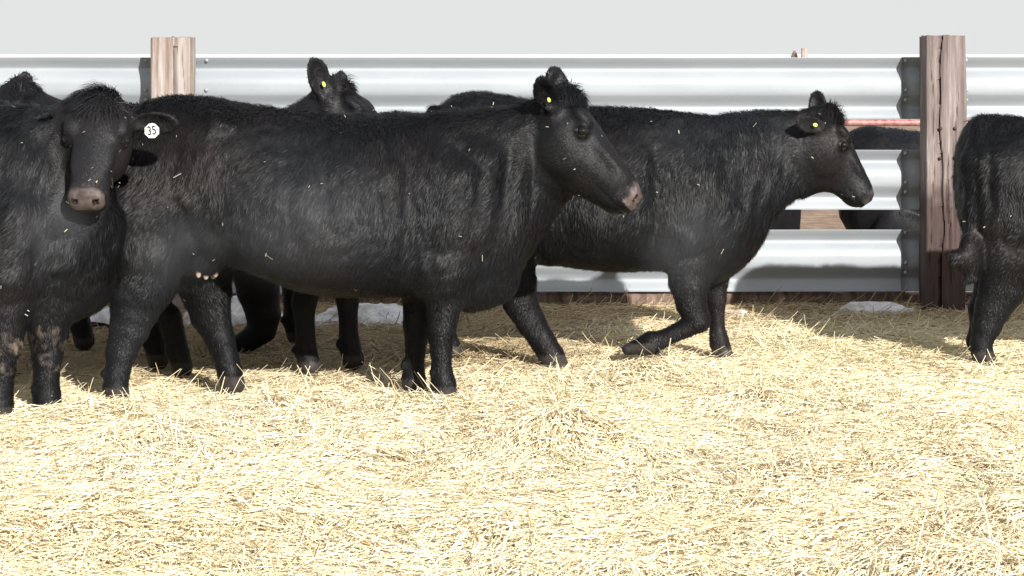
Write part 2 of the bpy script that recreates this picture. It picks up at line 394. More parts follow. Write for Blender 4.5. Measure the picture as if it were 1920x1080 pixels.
def make_cow(name, loc, label, torso, chains, head=None, h=0.010, hairs=60000, rz=0.0, muzzle=(0.22, 0.13, 0.10),
             feet=(), extra=None, cat='cow', group=COWS, shag=1.0, flecks=60, seed=1, lo=None, hi=None, tailpts=None, dirty=(), relief=()):
    rng = np.random.default_rng(seed)
    root = empty(name, loc, rz); tag(root, label, cat, group)
    P = [np.array(torso)[:, [0, 1]]]
    allp = [(r[0], (r[4] if len(r) > 4 else 0) + s_ * r[3], z) for r in torso for s_ in (-1, 1) for z in (r[1], r[2])]
    allp += [(p[0] + a * p[3], p[1] + a * p[4], p[2] + a * p[3]) for c in chains for p in c for a in (-1, 1)]
    if head:
        sc = head.get('scale', 1); f_, l_, u_ = frame(head['f'], head.get('up', (0, 0, 1))); o_ = np.array(head['pos'])
        for x in (-.1, .6):
            for y in (-.14, .14):
                for z in (-.3, .08): allp.append(tuple(o_ + sc * (f_ * x + l_ * y + u_ * z)))
        for e in head['ears']:
            d_ = np.array(e[1], float); d_ /= np.linalg.norm(d_); allp.append(tuple(o_ + d_ * e[3] * 1.25 * sc + l_ * e[0] * .09))
    allp = np.array(allp)
    fd = Field(allp.min(0) - .06, allp.max(0) + .06, h)
    add_torso(fd, torso)
    for c in chains: add_chain(fd, c, .045)
    if head: add_head(fd, head)
    I3 = ((1, 0, 0), (0, 1, 0), (0, 0, 1))
    for (fx_, fy_, fz_) in feet:
        add_ell(fd, (fx_ + .055, fy_, fz_ + .02), I3, (.055, .007, .05), .006, cut=True)
        for s_ in ((-1, 1) if fz_ < .02 else ()): add_ell(fd, (fx_ - .052, fy_ + s_ * .022, fz_ + .10), I3, (.016, .013, .02), .01)
    V, Q = nets(fd)
    V = smooth_mesh(V, Q, 2)
    N, FA = vert_normals(V, Q)
    zleg = np.clip((V[:, 2] - .35) / .25, 0, 1)
    headw = np.zeros(len(V)); hx = np.full(len(V), -1.0)
    if head:
        q = (V - head['O']) / head['sc']; hx = q @ head['F']; hy = q @ head['L'] / head['W']; hz = q @ head['U']
        headw = np.clip(1 - (np.abs(hy) - .14) / .05, 0, 1) * np.clip((hx + .0) / .12, 0, 1) * np.clip(1 - (np.abs(hz + .1) - .19) / .04, 0, 1) * (hx < .6)
    # folds of hide and clumps of winter coat
    w1 = vnoise(V * (1.0, 1.0, 0.6), 6, seed) * .010 + vnoise(V * (1, 1, .7), 13, seed + 7) * .006 + vnoise(V, 25, seed + 1) * .0035
    w2 = vnoise(V * (1.6, 1, .6), 45, seed + 2) * .0022
    V = V + N * ((w1 * zleg * (1 - .85 * headw) + w2 * (1 - .8 * headw) * (.3 + .7 * zleg)) * shag)[:, None]
    for (rx0, rz0, rx_, rz_, amp, ang) in relief:      # muscles, bones and folds of the side that faces the pen
        ca, sa = math.cos(math.radians(ang)), math.sin(math.radians(ang))
        dx_, dz_ = V[:, 0] - rx0, V[:, 2] - rz0
        g = np.exp(-((dx_ * ca + dz_ * sa) / rx_) ** 2 - ((-dx_ * sa + dz_ * ca) / rz_) ** 2) * np.clip(np.abs(N[:, 1]) * 1.6 - .3, 0, 1)
        V = V + N * (g * amp * (.6 if min(rx_, rz_) < .03 else .85))[:, None]
    N, FA = vert_normals(V, Q)
    # colours
    nb = np.clip(vnoise(V, 3.1, seed + 5) * .9 + .15 + vnoise(V, 11, seed + 6) * .3, 0, 1)
    ng = np.clip(vnoise(V, 2.3, seed + 8) * .9 + .1, 0, 1)
    C = BLACK + (BROWN - BLACK) * (nb * .40)[:, None] + (GREY - BLACK) * (ng * .45)[:, None]
    bare = np.zeros(len(V), bool)
    for (fx, fy, fz) in feet:
        m_ = (np.abs(V[:, 0] - fx) < .12) & (np.abs(V[:, 1] - fy) < .1) & (V[:, 2] < fz + .045)
        C[m_] = HOOF * (0.8 + .5 * rng.random(m_.sum()))[:, None]; bare |= m_
    for (dx_, dz_, dr_) in dirty:
        m_ = ((V[:, 0] - dx_) ** 2 + (V[:, 2] - dz_) ** 2) < dr_ ** 2
        C[m_] += np.clip(vnoise(V[m_], 60, 4), 0, 1)[:, None] * np.array((.10, .08, .06))
    if head:
        mz = np.clip((hx - .497 + .35 * (hz + .03) + .012 * vnoise(V, 45, 7)) / .018, 0, 1) * (hz > -.100) * (np.abs(hy) < .072) * headw * (hx < .62)
        mc = np.array(muzzle) * (1 + .5 * vnoise(V, 100, 3) + .4 * vnoise(V, 35, 2))[:, None]
        nost = (np.abs(np.abs(hy) - .040) < .013) & (hx > .52) & (np.abs(hz + .05) < .016)
        mc[nost] = (.012, .008, .007)
        C = C * (1 - mz[:, None]) + mc * mz[:, None]; bare |= mz > .3
        ml = (np.abs(hz + .126 - .05 * (hx - .46)) < .006) & (hx > .37) & (hx < .56) & (headw > .5); C[ml] = (.002, .002, .002); bare |= ml
        el = (np.abs(hx - .20) < .026) & (np.abs(hz + .030) < .019) & (np.abs(hy) > .085) & (np.abs(hy) < .145); bare |= el
        C[el] = (.006, .005, .005); rim = el & (hz < -.034); C[rim] = (.075, .062, .055)
    # ---- hair clumps: thin bent blades rooted on the skin
    if hairs:
        fn = FA / FA.sum(); fc = V[Q].mean(1)
        wgt = fn * (1 + 0.5 * (fc[:, 1] < 0)) * (1 + 2.2 * headw[Q[:, 0]])
        fi = rng.choice(len(Q), size=hairs, p=wgt / wgt.sum())
        uv = rng.random((hairs, 2)); q4 = Q[fi]
        bl = ((1 - uv[:, :1]) * (1 - uv[:, 1:]), uv[:, :1] * (1 - uv[:, 1:]), uv[:, :1] * uv[:, 1:], (1 - uv[:, :1]) * uv[:, 1:])
        R = sum(bl[i] * V[q4[:, i]] for i in range(4)); Nn = sum(bl[i] * N[q4[:, i]] for i in range(4)); Nn /= np.linalg.norm(Nn, axis=1)[:, None]
        hw = headw[q4[:, 0]]; hxx = hx[q4[:, 0]]; keep = ~bare[q4[:, 0]]
        T = np.tile(np.array((-.55, 0, -.85)), (hairs, 1))
        low = R[:, 2] < .42; T[low] = (-.1, 0, -1)
        T[:, 0] += vnoise(R, 5, seed + 20) * .8 + vnoise(R, 17, seed + 23) * .35; T[:, 2] += vnoise(R, 6, seed + 21) * .5; T[:, 1] += vnoise(R, 6, seed + 22) * .5
        T += rng.normal(0, .11, T.shape)
        L = np.full(hairs, .030) * shag
        L = np.where(R[:, 2] < .55, .020, L); L = np.where(R[:, 2] < .33, .013, L)
        if head:
            fmix = np.clip(hw * 1.3, 0, 1)[:, None]
            T = T * (1 - fmix) + fmix * (-head['F'] + rng.normal(0, .15, T.shape) - .3 * head['U'])
            L = L * (1 - hw) + hw * .013
            qq = (R - head['O']) / head['sc']; pl = np.exp(-((qq @ head['F'] - .02) ** 2 + (qq @ head['U'] - .03) ** 2 + .6 * (qq @ head['L']) ** 2) / .07 ** 2)
            pl = np.clip(pl * 1.4, 0, 1)
            T = T + pl[:, None] * (rng.normal(0, .55, T.shape) + vnoise(R, 25, 9)[:, None] * .8 + head['F'] * 1.2); L = L + pl * head.get('tuft', .022)
            for (eb, ed, en, ew, eln) in head['EAR']:
                dd = np.linalg.norm(R - (eb + ed * eln * .6), axis=1) < eln * .6
                T[dd] = ed * .9 + rng.normal(0, .3, (dd.sum(), 3)) + en * .1; L[dd] = .013
        flat = T - Nn * (T * Nn).sum(1)[:, None]; flat /= np.linalg.norm(flat, axis=1)[:, None] + 1e-6
        L = L * rng.uniform(.6, 1.35, hairs)
        lift = np.clip(rng.normal(.19, .09, hairs), .04, .6) + np.where(Nn[:, 2] > .75, .15, 0)
        if head: lift = lift * (1 - .6 * hw) + pl * .3
        side = np.cross(Nn, flat); side += Nn * rng.normal(0, .16, hairs)[:, None]
        wd = rng.uniform(.0009, .0020, hairs) * (1.25 if h > .012 else 1)
        B0 = R - Nn * .002
        mid = R + flat * (L * .55)[:, None] + Nn * (L * .55 * lift * 1.3)[:, None]
        tip = R + flat * L[:, None] + Nn * (L * lift)[:, None] + np.array((0, 0, -1)) * (L * .15)[:, None]
        hv = np.stack([B0 - side * wd[:, None], B0 + side * wd[:, None], mid + side * (wd * .7)[:, None], mid - side * (wd * .7)[:, None], tip], 1)[keep]
        hcol = C[q4[:, 0]] * rng.uniform(.8, 1.25, hairs)[:, None]; hcol = np.repeat(hcol[keep][:, None], 5, 1)
        hcol[:, 4] *= 1.1
        nh = len(hv); b0 = len(V) + np.arange(nh)[:, None] * 5
        Vt = np.concatenate([V, hv.reshape(-1, 3)]); Ct = np.concatenate([C, hcol.reshape(-1, 3)])
        quads = np.concatenate([Q, b0 + np.array([[0, 1, 2, 3]])]); tris = b0 + np.array([[3, 2, 4]])
        # bits of straw and frost caught in the coat
        if flecks:
            k_ = rng.choice(hairs, size=flecks * 2); k_ = k_[(R[k_, 2] > .3)][:flecks]
            nfl = len(k_); az = rng.normal(0, 1, (nfl, 3)); az -= Nn[k_] * (az * Nn[k_]).sum(1)[:, None]; az /= np.linalg.norm(az, axis=1)[:, None]
            ln_ = rng.uniform(.002, .007, nfl)[:, None]; ln_[:max(2, nfl // 12)] *= 3.0
            sd = np.cross(Nn[k_], az); c0 = R[k_] + Nn[k_] * .018
            w_ = rng.uniform(.0007, .0018, nfl)[:, None]
            fv = np.stack([c0 - az * ln_ - sd * w_, c0 - az * ln_ + sd * w_, c0 + az * ln_ + sd * w_ + Nn[k_] * .006, c0 + az * ln_ - sd * w_ + Nn[k_] * .006], 1)
            b1 = len(Vt) + np.arange(nfl)[:, None] * 4
            Vt = np.concatenate([Vt, fv.reshape(-1, 3)]); Ct = np.concatenate([Ct, np.repeat(np.clip(rng.normal(1, .25, nfl), .4, 1.5)[:, None, None] * STRAWC, 4, 1).reshape(-1, 3)])
            quads = np.concatenate([quads, b1 + np.array([[0, 1, 2, 3]])])
        body = mesh_np('body', Vt, [quads, tris], M_FUR, root, col=Ct)
    else:
        body = mesh_np('body', V, [Q], M_FUR, root, col=C)
    if head:
        for s_ in (-1, 1):
            c = head['O'] + head['sc'] * (head['F'] * .20 + head['L'] * head['W'] * s_ * .119 + head['U'] * -.029)
            v, f = sphere_np(c, .0215 * head['sc'], 14, 10); eb = mesh_np('eye', v, [f], M_EYE, root)
    return root, (V, N)

def sphere_np(c, r, nu=12, nv=8):
    V = []; F = []
    for j in range(nv + 1):
        t = math.pi * j / nv
        for i in range(nu):
            a = 2 * math.pi * i / nu; V.append((c[0] + r * math.sin(t) * math.cos(a), c[1] + r * math.sin(t) * math.sin(a), c[2] + r * math.cos(t)))
    for j in range(nv):
        for i in range(nu): F.append((j * nu + i, (j + 1) * nu + i, (j + 1) * nu + (i + 1) % nu, j * nu + (i + 1) % nu))
    return np.array(V), np.array(F)

def disc_np(c, d, w, n, r, thick, sides, sx=1.0):
    """flat disc: axes d (up), w (across), n (normal)"""
    V = []; 
    for z in (0, thick):
        for i in range(sides):
            a = 2 * math.pi * (i + .5) / sides; V.append(np.array(c) + d * r * math.cos(a) + w * r * sx * math.sin(a) + n * z)
    F = [(i, (i + 1) % sides, sides + (i + 1) % sides, sides + i) for i in range(sides)]
    return np.array(V), np.array(F), [tuple(range(sides))[::-1], tuple(range(sides, 2 * sides))]

def ear_tag(root, head, k, mat, at=.55, r=.011, off=.02, sides=12, drop=None, sx=1.0):
    eb, ed, en, ew, eln = head['EAR'][k]
    c = eb + ed * eln * at + en * off if drop is None else np.array(drop)
    n = en if drop is None else np.array((0.0, -1.0, 0.0)); d = np.array((0, 0, 1.0)) if drop is not None else ed
    w = np.cross(n, d); w /= np.linalg.norm(w)
    V, F, caps = disc_np(c, d, w, n, r, .003, sides, sx)
    me = bpy.data.meshes.new('ear_tag'); me.from_pydata([tuple(v) for v in V], [], [tuple(int(q) for q in f) for f in F] + caps); me.materials.append(mat)
    o = bpy.data.objects.new('ear_tag', me); COL.objects.link(o); o.parent = root
    return o, c, n

# pixel -> metre helpers for tracing silhouettes at a cow's own distance
def tracer(depth, x0):
    s = F_PX / depth; X0 = (x0 - 960) / s
    fx = lambda px: (px - 960) / s - X0
    fz = lambda py: CAM_H - (py - HOR) / s
    T = lambda rows: [(fx(r[0]), fz(r[1]), fz(r[2]), r[3]) + tuple(r[4:]) for r in rows]
    L = lambda y, rows: [(fx(r[0]), y, fz(r[1]), r[2], r[3]) for r in rows]
    global RL
    RL = lambda rows: [(fx(r[0]), fz(r[1]), r[2] / s, r[3] / s, r[4] / 1000.0, r[5] if len(r) > 5 else 0) for r in rows]
    return s, X0, fx, fz, T, L
# ------------------------------------------------------------------ ground and straw
def ground_h(x, y):
    P = np.stack([x, y, np.zeros_like(x)], 1)
    h = vnoise(P, 1.1, 3) * .022 + vnoise(P, 3.0, 4) * .022 + vnoise(P, 8.0, 5) * .016
    near = np.clip((12.2 - y) / .8, 0, 1)
    h = h * near * np.clip(1 - (y - 7.9) / .8, .35, 1)
    # bank of clean bedding in front of the trampled strip under the herd
    edge = 9.0 + .10 * np.sin(x * 2.1) + .1 * vnoise(P, 1.7, 9) + np.where(x > -.4, .05, 0)
    h += .022 * np.exp(-((y - edge + .40) / .35) ** 2)
    hol = np.clip((y - edge) / .3, 0, 1) * np.clip((-.2 - x) / .4, 0, 1) * np.clip((12 - y) / 1.0, 0, 1)
    h -= .03 * hol
    h -= .024 * np.clip((y - 8.25) / .4, 0, 1) * np.clip((12 - y) / .6, 0, 1)
    for (hx, hy, r, a) in HEAPS: h += a * np.exp(-(((x - hx) / r) ** 2 + ((y - hy) / (r * .8)) ** 2))
    return h
HEAPS = [(.20, 7.75, .25, .16), (-.75, 6.85, .3, .05), (.95, 8.9, .25, .045), (1.55, 6.5, .3, .07), (-.15, 6.55, .22, .04),
         (.9, 7.4, .25, .04), (-.55, 7.7, .2, .04), (1.5, 7.6, .3, .035), (-1.4, 8.0, .3, .03), (-1.3, 6.7, .25, .05),
         (.62, 9.8, .18, .06), (-.45, 8.75, .2, .05), (-.95, 8.8, .2, .045), (-1.65, 8.5, .2, .04), (1.25, 6.0, .3, .05)]

def grid_sheet(name, x0, x1, y0, y1, nx, ny, hf, mat, parent=None):
    xs = np.linspace(x0, x1, nx); ys = np.linspace(y0, y1, ny); X, Y = np.meshgrid(xs, ys)
    Z = hf(X.ravel(), Y.ravel()); V = np.stack([X.ravel(), Y.ravel(), Z], 1)
    i = (np.arange(ny - 1)[:, None] * nx + np.arange(nx - 1)[None]).ravel()
    return mesh_np(name, V, [np.stack([i, i + 1, i + nx + 1, i + nx], 1)], mat, parent)

# one sheet out to the horizon: fine cells in the pen, coarse beyond
m, nt, b = new_mat('pen_ground'); M_GROUND = m
tc = nt.nodes.new('ShaderNodeTexCoord'); sp = nt.nodes.new('ShaderNodeSeparateXYZ'); nt.links.new(tc.outputs['Object'], sp.inputs[0])
dirt = ramp(nt, noise(nt, 5, 8, 0.65), [(0.3, (0.16, 0.10, 0.065)), (0.5, (0.30, 0.20, 0.14)), (0.7, (0.42, 0.31, 0.22))])
litter = ramp(nt, noise(nt, 30, 6, 0.7), [(0.3, (0.36, 0.27, 0.13)), (0.5, (0.55, 0.44, 0.25)), (0.7, (0.66, 0.57, 0.36))])
snowc = ramp(nt, noise(nt, 0.4, 6), [(0.3, (0.45, 0.40, 0.34)), (0.5, (0.78, 0.79, 0.8))])
def step(lo, hi):
    r = nt.nodes.new('ShaderNodeMapRange'); r.inputs['From Min'].default_value = lo; r.inputs['From Max'].default_value = hi
    nt.links.new(sp.outputs['Y'], r.inputs[0]); return r.outputs[0]
m1 = nt.nodes.new('ShaderNodeMixRGB'); nt.links.new(step(12.0, 12.5), m1.inputs[0]); nt.links.new(litter, m1.inputs[1]); nt.links.new(dirt, m1.inputs[2])
m2 = nt.nodes.new('ShaderNodeMixRGB'); nt.links.new(step(45, 60), m2.inputs[0]); nt.links.new(m1.outputs[0], m2.inputs[1]); nt.links.new(snowc, m2.inputs[2])
nt.links.new(m2.outputs[0], b.inputs['Base Color']); b.inputs['Roughness'].default_value = 0.9
bump(nt, b, noise(nt, 30, 5), 0.6, 0.02)

def make_ground():
    a = np.concatenate([[-3000, -400, -60, -15], np.linspace(-8, 8, 321), [15, 60, 400, 3000]])
    c = np.concatenate([[-3000, -300, -30, -2], np.linspace(3, 13, 201), np.linspace(13.5, 40, 40), [60, 120, 400, 1200, 3500]])
    X, Y = np.meshgrid(a, c); x = X.ravel(); y = Y.ravel()
    ins = (np.abs(x) < 8.1) & (y > 2.9) & (y < 13.1)
    z = np.full(len(x), -.02); z[ins] = ground_h(x[ins], y[ins]) - .012
    nx = len(a); i = (np.arange(len(c) - 1)[:, None] * nx + np.arange(nx - 1)[None]).ravel()
    o = mesh_np('ground', np.stack([x, y, z], 1), [np.stack([i, i + 1, i + nx + 1, i + nx], 1)], M_GROUND)
    tag(o, kind='structure')
make_ground()

def scatter_straw(n, ylo, yhi, pad, rng, up_frac=.10, chaff=False):
    y = np.sqrt(rng.uniform(ylo ** 2, yhi ** 2, n)); half = .2353 * y + pad
    x = rng.uniform(-1, 1, n) * half
    P2 = np.stack([x, y, np.zeros(n)], 1)
    z = ground_h(x, y) + rng.random(n) ** 1.6 * .038
    az = vnoise(P2, 1.6, 31) * 3.0 + rng.normal(0, .75, n)
    pit = rng.normal(0, .10, n); u = rng.random(n) < up_frac; pit[u] = rng.uniform(.1, .85, u.sum())
    L = rng.gamma(4, .022, n).clip(.025, .17); wd = rng.uniform(.0010, .0027, n)
    if chaff: L = rng.uniform(.006, .04, n); wd = rng.uniform(.0007, .0022, n)
    # slope of the heaps
    e = .03; gx = (ground_h(x + e, y) - ground_h(x - e, y)) / (2 * e); gy = (ground_h(x, y + e) - ground_h(x, y - e)) / (2 * e)
    D = np.stack([np.cos(az), np.sin(az), np.cos(az) * gx + np.sin(az) * gy + np.tan(pit)], 1); D /= np.linalg.norm(D, axis=1)[:, None]
    up = np.stack([-gx, -gy, np.ones(n)], 1); sd = np.cross(up, D); sd /= np.linalg.norm(sd, axis=1)[:, None]
    nn = np.cross(D, sd); ro = rng.normal(0, .5, n)[:, None]; sd = sd * np.cos(ro) + nn * np.sin(ro); nn = np.cross(D, sd)
    c = np.stack([x, y, z], 1); bend = (rng.normal(0, .09, n) * L)[:, None] * up * .6 + (rng.normal(0, .10, n) * L)[:, None] * np.cross(up, D)
    a0 = np.where(u, 0.0, -.5)[:, None]
    p0 = c + D * L[:, None] * a0; p2 = p0 + D * L[:, None]; p1 = (p0 + p2) / 2 + bend
    w = wd[:, None]; k = nn * wd[:, None] * .7         # shallow roof section so each stalk has a lit and a shaded side
    V = np.stack([p0 - sd * w, p0 + k, p0 + sd * w, p1 - sd * w, p1 + k, p1 + sd * w, p2 - sd * w * .7, p2 + k, p2 + sd * w * .7], 1)
    b0 = np.arange(n)[:, None] * 9
    Q = np.concatenate([b0 + np.array([[i, i + 1, i + 4, i + 3]]) for i in (0, 1, 3, 4)])
    tone = rng.random(n)[:, None]; pal, gold, brn, grn = (np.array(q) for q in ((.84, .79, .64), (.78, .66, .41), (.36, .23, .10), (.50, .50, .24)))
    C = pal * (1 - tone) + gold * tone
    heapw = sum(np.exp(-(((x - hx - .08) / (r * .8)) ** 2 + ((y - hy + .1) / (r * .6)) ** 2)) * min(a / .06, 1.3) for hx, hy, r, a in HEAPS)
    heapw = heapw * np.clip(.6 + vnoise(P2, 9, 44), 0, 1)
    m_ = rng.random(n) < (.05 + .10 * (vnoise(P2, 2.3, 41) > .45) + .26 * heapw); C[m_] = brn * rng.uniform(.7, 1.4, m_.sum())[:, None]
    m_ = rng.random(n) < (.02 + .35 * np.exp(-((x - 1.65) ** 2 + (y - 10.7) ** 2) / .25)); C[m_] = grn
    gt = np.clip(.55 + .6 * vnoise(P2, 1.3, 42) + .5 * (y > 8.8), 0, 1.2)[:, None]; C = C * (1 - .45 * gt) + .45 * gt * gold * (C.mean(1)[:, None] / gold.mean())
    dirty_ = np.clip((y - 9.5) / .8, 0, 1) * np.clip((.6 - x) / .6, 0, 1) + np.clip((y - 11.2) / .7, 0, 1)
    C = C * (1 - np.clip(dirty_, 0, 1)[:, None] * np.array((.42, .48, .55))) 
    return V.reshape(-1, 3), Q, np.repeat(C, 9, 0)

def make_straw():
    rng = np.random.default_rng(5)
    parts = [scatter_straw(130000, 5.0, 9.3, .45, rng, .03), scatter_straw(95000, 9.3, 12.3, .6, rng, .05), scatter_straw(45000, 4.2, 12.3, 2.0, rng, .05), scatter_straw(150000, 5.4, 11.9, .4, rng, .03, True)]
    V = []; Q = []; C = []; o = 0
    for v, q, c in parts: V.append(v); Q.append(q + o); C.append(c); o += len(v)
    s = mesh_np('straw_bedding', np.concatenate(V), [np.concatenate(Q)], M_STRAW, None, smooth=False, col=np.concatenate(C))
    tag(s, 'loose pale yellow straw bedding spread over the pen floor', 'straw', kind='stuff')
make_straw()

# ------------------------------------------------------------------ guardrail fence
FY = 12.0
fence = empty('guardrail_fence', (0, FY, 0))
tag(fence, 'pen fence of three silvery corrugated steel rails on heavy wooden posts', 'fence')
Z = lambda py, d: CAM_H - (py - HOR) * d / F_PX
Xp = lambda px, d: (px - 960) * d / F_PX

def rail(zt, zb, x0, x1, yo, seed):
    prof = np.array([(0, -.080), (.004, -.079), (.052, -.040), (.060, -.036), (.070, -.037), (.098, -.060), (.122, -.074), (.142, -.079), (.160, -.080), (.190, -.080), (.208, -.077), (.216, -.073),
                     (.264, -.036), (.276, -.033), (.288, -.037), (.320, -.060), (.341, -.070)])
    prof[:, 0] *= (zt - zb) / .341
    fine = []
    for a, c in zip(prof[:-1], prof[1:]):
        for t in (0, .5): fine.append(a + (c - a) * t)
    fine.append(prof[-1]); fine = np.array(fine)
    nx = 90; xs = np.linspace(x0, x1, nx); V = []
    for t_, off in ((0, 0), (1, .004)):
        for x in xs:
            p = np.stack([np.full(len(fine), x), np.full(len(fine), yo + off), zt - fine[:, 0]], 1)
            p[:, 1] += fine[:, 1]
            V.append(p)
    V = np.concatenate(V); np_ = len(fine)
    dent = vnoise(V * (1, 0, 1.4), 1.7, seed) * .007 + vnoise(V * (1, 0, 1), 5, seed + 1) * .002
    V[:, 1] += dent; V[:, 2] += vnoise(V * (1, 0, 0), .9, seed + 3) * .006
    i = (np.arange(nx - 1)[:, None] * np_ + np.arange(np_ - 1)[None]).ravel()
    q = np.stack([i, i + 1, i + np_ + 1, i + np_], 1); off = nx * np_
    rim = []
    for j in range(nx - 1):
        for e in (0, np_ - 1): rim.append((j * np_ + e, (j + 1) * np_ + e, off + (j + 1) * np_ + e, off + j * np_ + e))
    for j in range(np_ - 1):
        for e in (0, nx - 1): rim.append((e * np_ + j, e * np_ + j + 1, off + e * np_ + j + 1, off + e * np_ + j))
    return mesh_np('rail', V, [np.concatenate([q, q[:, ::-1] + off, np.array(rim)])], M_STEEL, fence)

def bolt(x, y, z, parent):
    v, f = sphere_np((0, 0, 0), .011, 10, 6); v[:, 1] *= .7; v += (x, y, z)
    mesh_np('bolt', v, [f], M_STEEL, parent)

POSTX = [Xp(322, FY + .0), Xp(1773, FY)]
SP = POSTX[1] - POSTX[0]
posts_x = [POSTX[0] - SP, POSTX[0], POSTX[1], POSTX[1] + SP]
RZ = [(Z(108, 12.25), Z(223, 12.25)), (Z(282, 12.25), Z(394, 12.25)), (Z(430, 12.25), Z(546, 12.25))]
for k, (zt, zb) in enumerate(RZ):
    for j in range(3):
        x0 = posts_x[j] - .20; x1 = posts_x[j + 1] - .20 + .12
        r_ = rail(zt, zb, x0, x1, .30 + .0055 * (j % 2), 10 * k + j)
        for fx_ in ((x0 + .02, x0 + .36) if j else (x0 + .4,)):
            for fz_, dy in ((.015, -.068), (.18, -.082), (.235, -.07)): bolt(fx_, .30 + .0055 * (j % 2) + dy - .006, zt - fz_ * (zt - zb) / .341, r_)

def post(xc, ztop, mat, wd, seed, cracks):
    per = 128; nz = 220; zs = np.linspace(-.25, ztop, nz); dp = .205
    V = []
    t = np.arange(per) / per * 4
    def ring(sw, sd, bev=.012):
        out = []
        for q in t:
            k = int(q); f = (q - k) * 2 - 1
            px, py = [(f, -1), (1, f), (-f, 1), (-1, -f)][k]
            r = (abs(px) ** 26 + abs(py) ** 26) ** (-1 / 26.0)
            out.append((px * r * sw / 2, py * r * sd / 2))
        return np.array(out)
    base = ring(wd, dp)
    rn = np.random.default_rng(seed)
    for iz, z in enumerate(zs):
        p = base.copy(); s_ = 1 + .012 * math.sin(z * 3 + seed) + .006 * math.sin(z * 11)
        p[:, 0] *= s_
        V.append(np.stack([p[:, 0] + .006 * math.sin(z * 2.2 + seed), p[:, 1], np.full(per, z)], 1))
    V = np.concatenate(V)
    ctr = V.copy(); ctr[:, 0] = 0; ctr[:, 1] = 0; ctr[:, 2] = 0
    out = V * (1, 1, 0); out /= np.linalg.norm(out, axis=1)[:, None]
    d = vnoise(V * (1, 1, .08), 70, seed) * .0035 + vnoise(V * (1, 1, .2), 18, seed + 1) * .005
    for (cx, z0, z1, dep, cw) in cracks:
        cxz = cx + .010 * np.sin(V[:, 2] * 5 + cx * 40) + .004 * np.sin(V[:, 2] * 17)
        inz = np.clip((V[:, 2] - z0) / .12, 0, 1) * np.clip((z1 - V[:, 2]) / .1, 0, 1)
        d -= dep * inz * np.exp(-((V[:, 0] - cxz) / cw) ** 2) * (V[:, 1] < -.08)
    V[:, 1] += np.where(np.abs(V[:, 1]) > .09, d * np.sign(V[:, 1]), 0); V[:, 0] += np.where(np.abs(V[:, 1]) <= .09, d * np.sign(V[:, 0]), 0)
    top = V[-per:]; top[:, 2] += vnoise(top * (1, 1, 0), 25, seed) * .008
    i = (np.arange(nz - 1)[:, None] * per + np.arange(per)[None]).ravel(); j = (np.arange(nz - 1)[:, None] * per + (np.arange(per)[None] + 1) % per).ravel()
    q = np.stack([i, j, j + per, i + per], 1)
    V = np.concatenate([V, [[0, 0, ztop - .004]]]); b_ = (nz - 1) * per
    tr = np.array([(b_ + a, b_ + (a + 1) % per, len(V) - 1) for a in range(per)])
    o = mesh_np('post', V, [q, tr], mat, fence, smooth=False); o.location = (xc, .10, 0)
    # bolt heads through the post, rusty
    return o
cr = [(-.030, -.2, 1.6, .05, .006), (.02, .1, .9, .016, .004), (.05, .6, 1.3, .008, .003), (-.075, .2, 1.4, .008, .003)]
post(posts_x[0], 1.50, M_WOOD_R, .22, 4, cr)
post(posts_x[1], Z(70, FY), M_WOOD_T, .218, 8, [(.012, .6, 1.6, .045, .006), (-.05, .5, 1.2, .01, .003), (.06, .3, 1.5, .007, .003)])
pr = post(posts_x[2], Z(67, FY), M_WOOD_R, .222, 6, cr)
post(posts_x[3], 1.52, M_WOOD_T, .22, 9, cr)
m, nt, b = new_mat('rusty_bolt'); M_RUST = m
b.inputs['Base Color'].default_value = (.03, .018, .014, 1); b.inputs['Roughness'].default_value = .6
for px_, py_ in ((1763, 241), (1790, 241), (1762, 297), (1790, 296)):
    v, f = sphere_np((0, 0, 0), .010, 10, 6); v[:, 1] *= .5
    v += (Xp(px_, FY) - posts_x[2], -.107, Z(py_, FY)); o = mesh_np('bolt', v, [f], M_RUST, pr)

# timbers lying along the foot of the fence
rt = np.random.default_rng(3)
xk = -7.0
while xk < 7.0:
    ln = rt.uniform(.5, 1.3); hh = rt.uniform(.085, .125)
    t = empty('base_timber', (xk, FY + .32, 0)); 
    nx, ns = 40, 14; V = []
    for i in range(nx):
        for j in range(ns):
            a = 2 * math.pi * j / ns; cy, cz = math.cos(a), math.sin(a); r = (abs(cy) ** 6 + abs(cz) ** 6) ** (-1 / 6)
            V.append((ln * i / (nx - 1), cy * r * .06, hh / 2 + cz * r * hh / 2))
    V = np.array(V); dd = vnoise(V * (1, 1, 1) + xk, 9, 3) * .010 + vnoise(V * (.4, 1, 1) + xk, 30, 4) * .005; V[:, 1] += dd; V[:, 2] += dd
    i = (np.arange(nx - 1)[:, None] * ns + np.arange(ns)[None]).ravel(); j = (np.arange(nx - 1)[:, None] * ns + (np.arange(ns)[None] + 1) % ns).ravel()
    q = np.stack([i, j, j + ns, i + ns], 1)
    V = np.concatenate([V, [V[:ns].mean(0)], [V[-ns:].mean(0)]]); k = len(V)
    tr = np.array([(a, k - 2, (a + 1) % ns) for a in range(ns)] + [((nx - 2 + 1) * ns + a, (nx - 1) * ns + (a + 1) % ns, k - 1) for a in range(ns)])
    COL.objects.unlink(t); bpy.data.objects.remove(t)
    o = mesh_np('base_board', V, [q, tr], M_WOOD_D, fence); o.location = (xk, .32, -.01); o.rotation_euler = (0, rt.normal(0, .012), rt.normal(0, .02))
    xk += ln + rt.uniform(.0, .05)

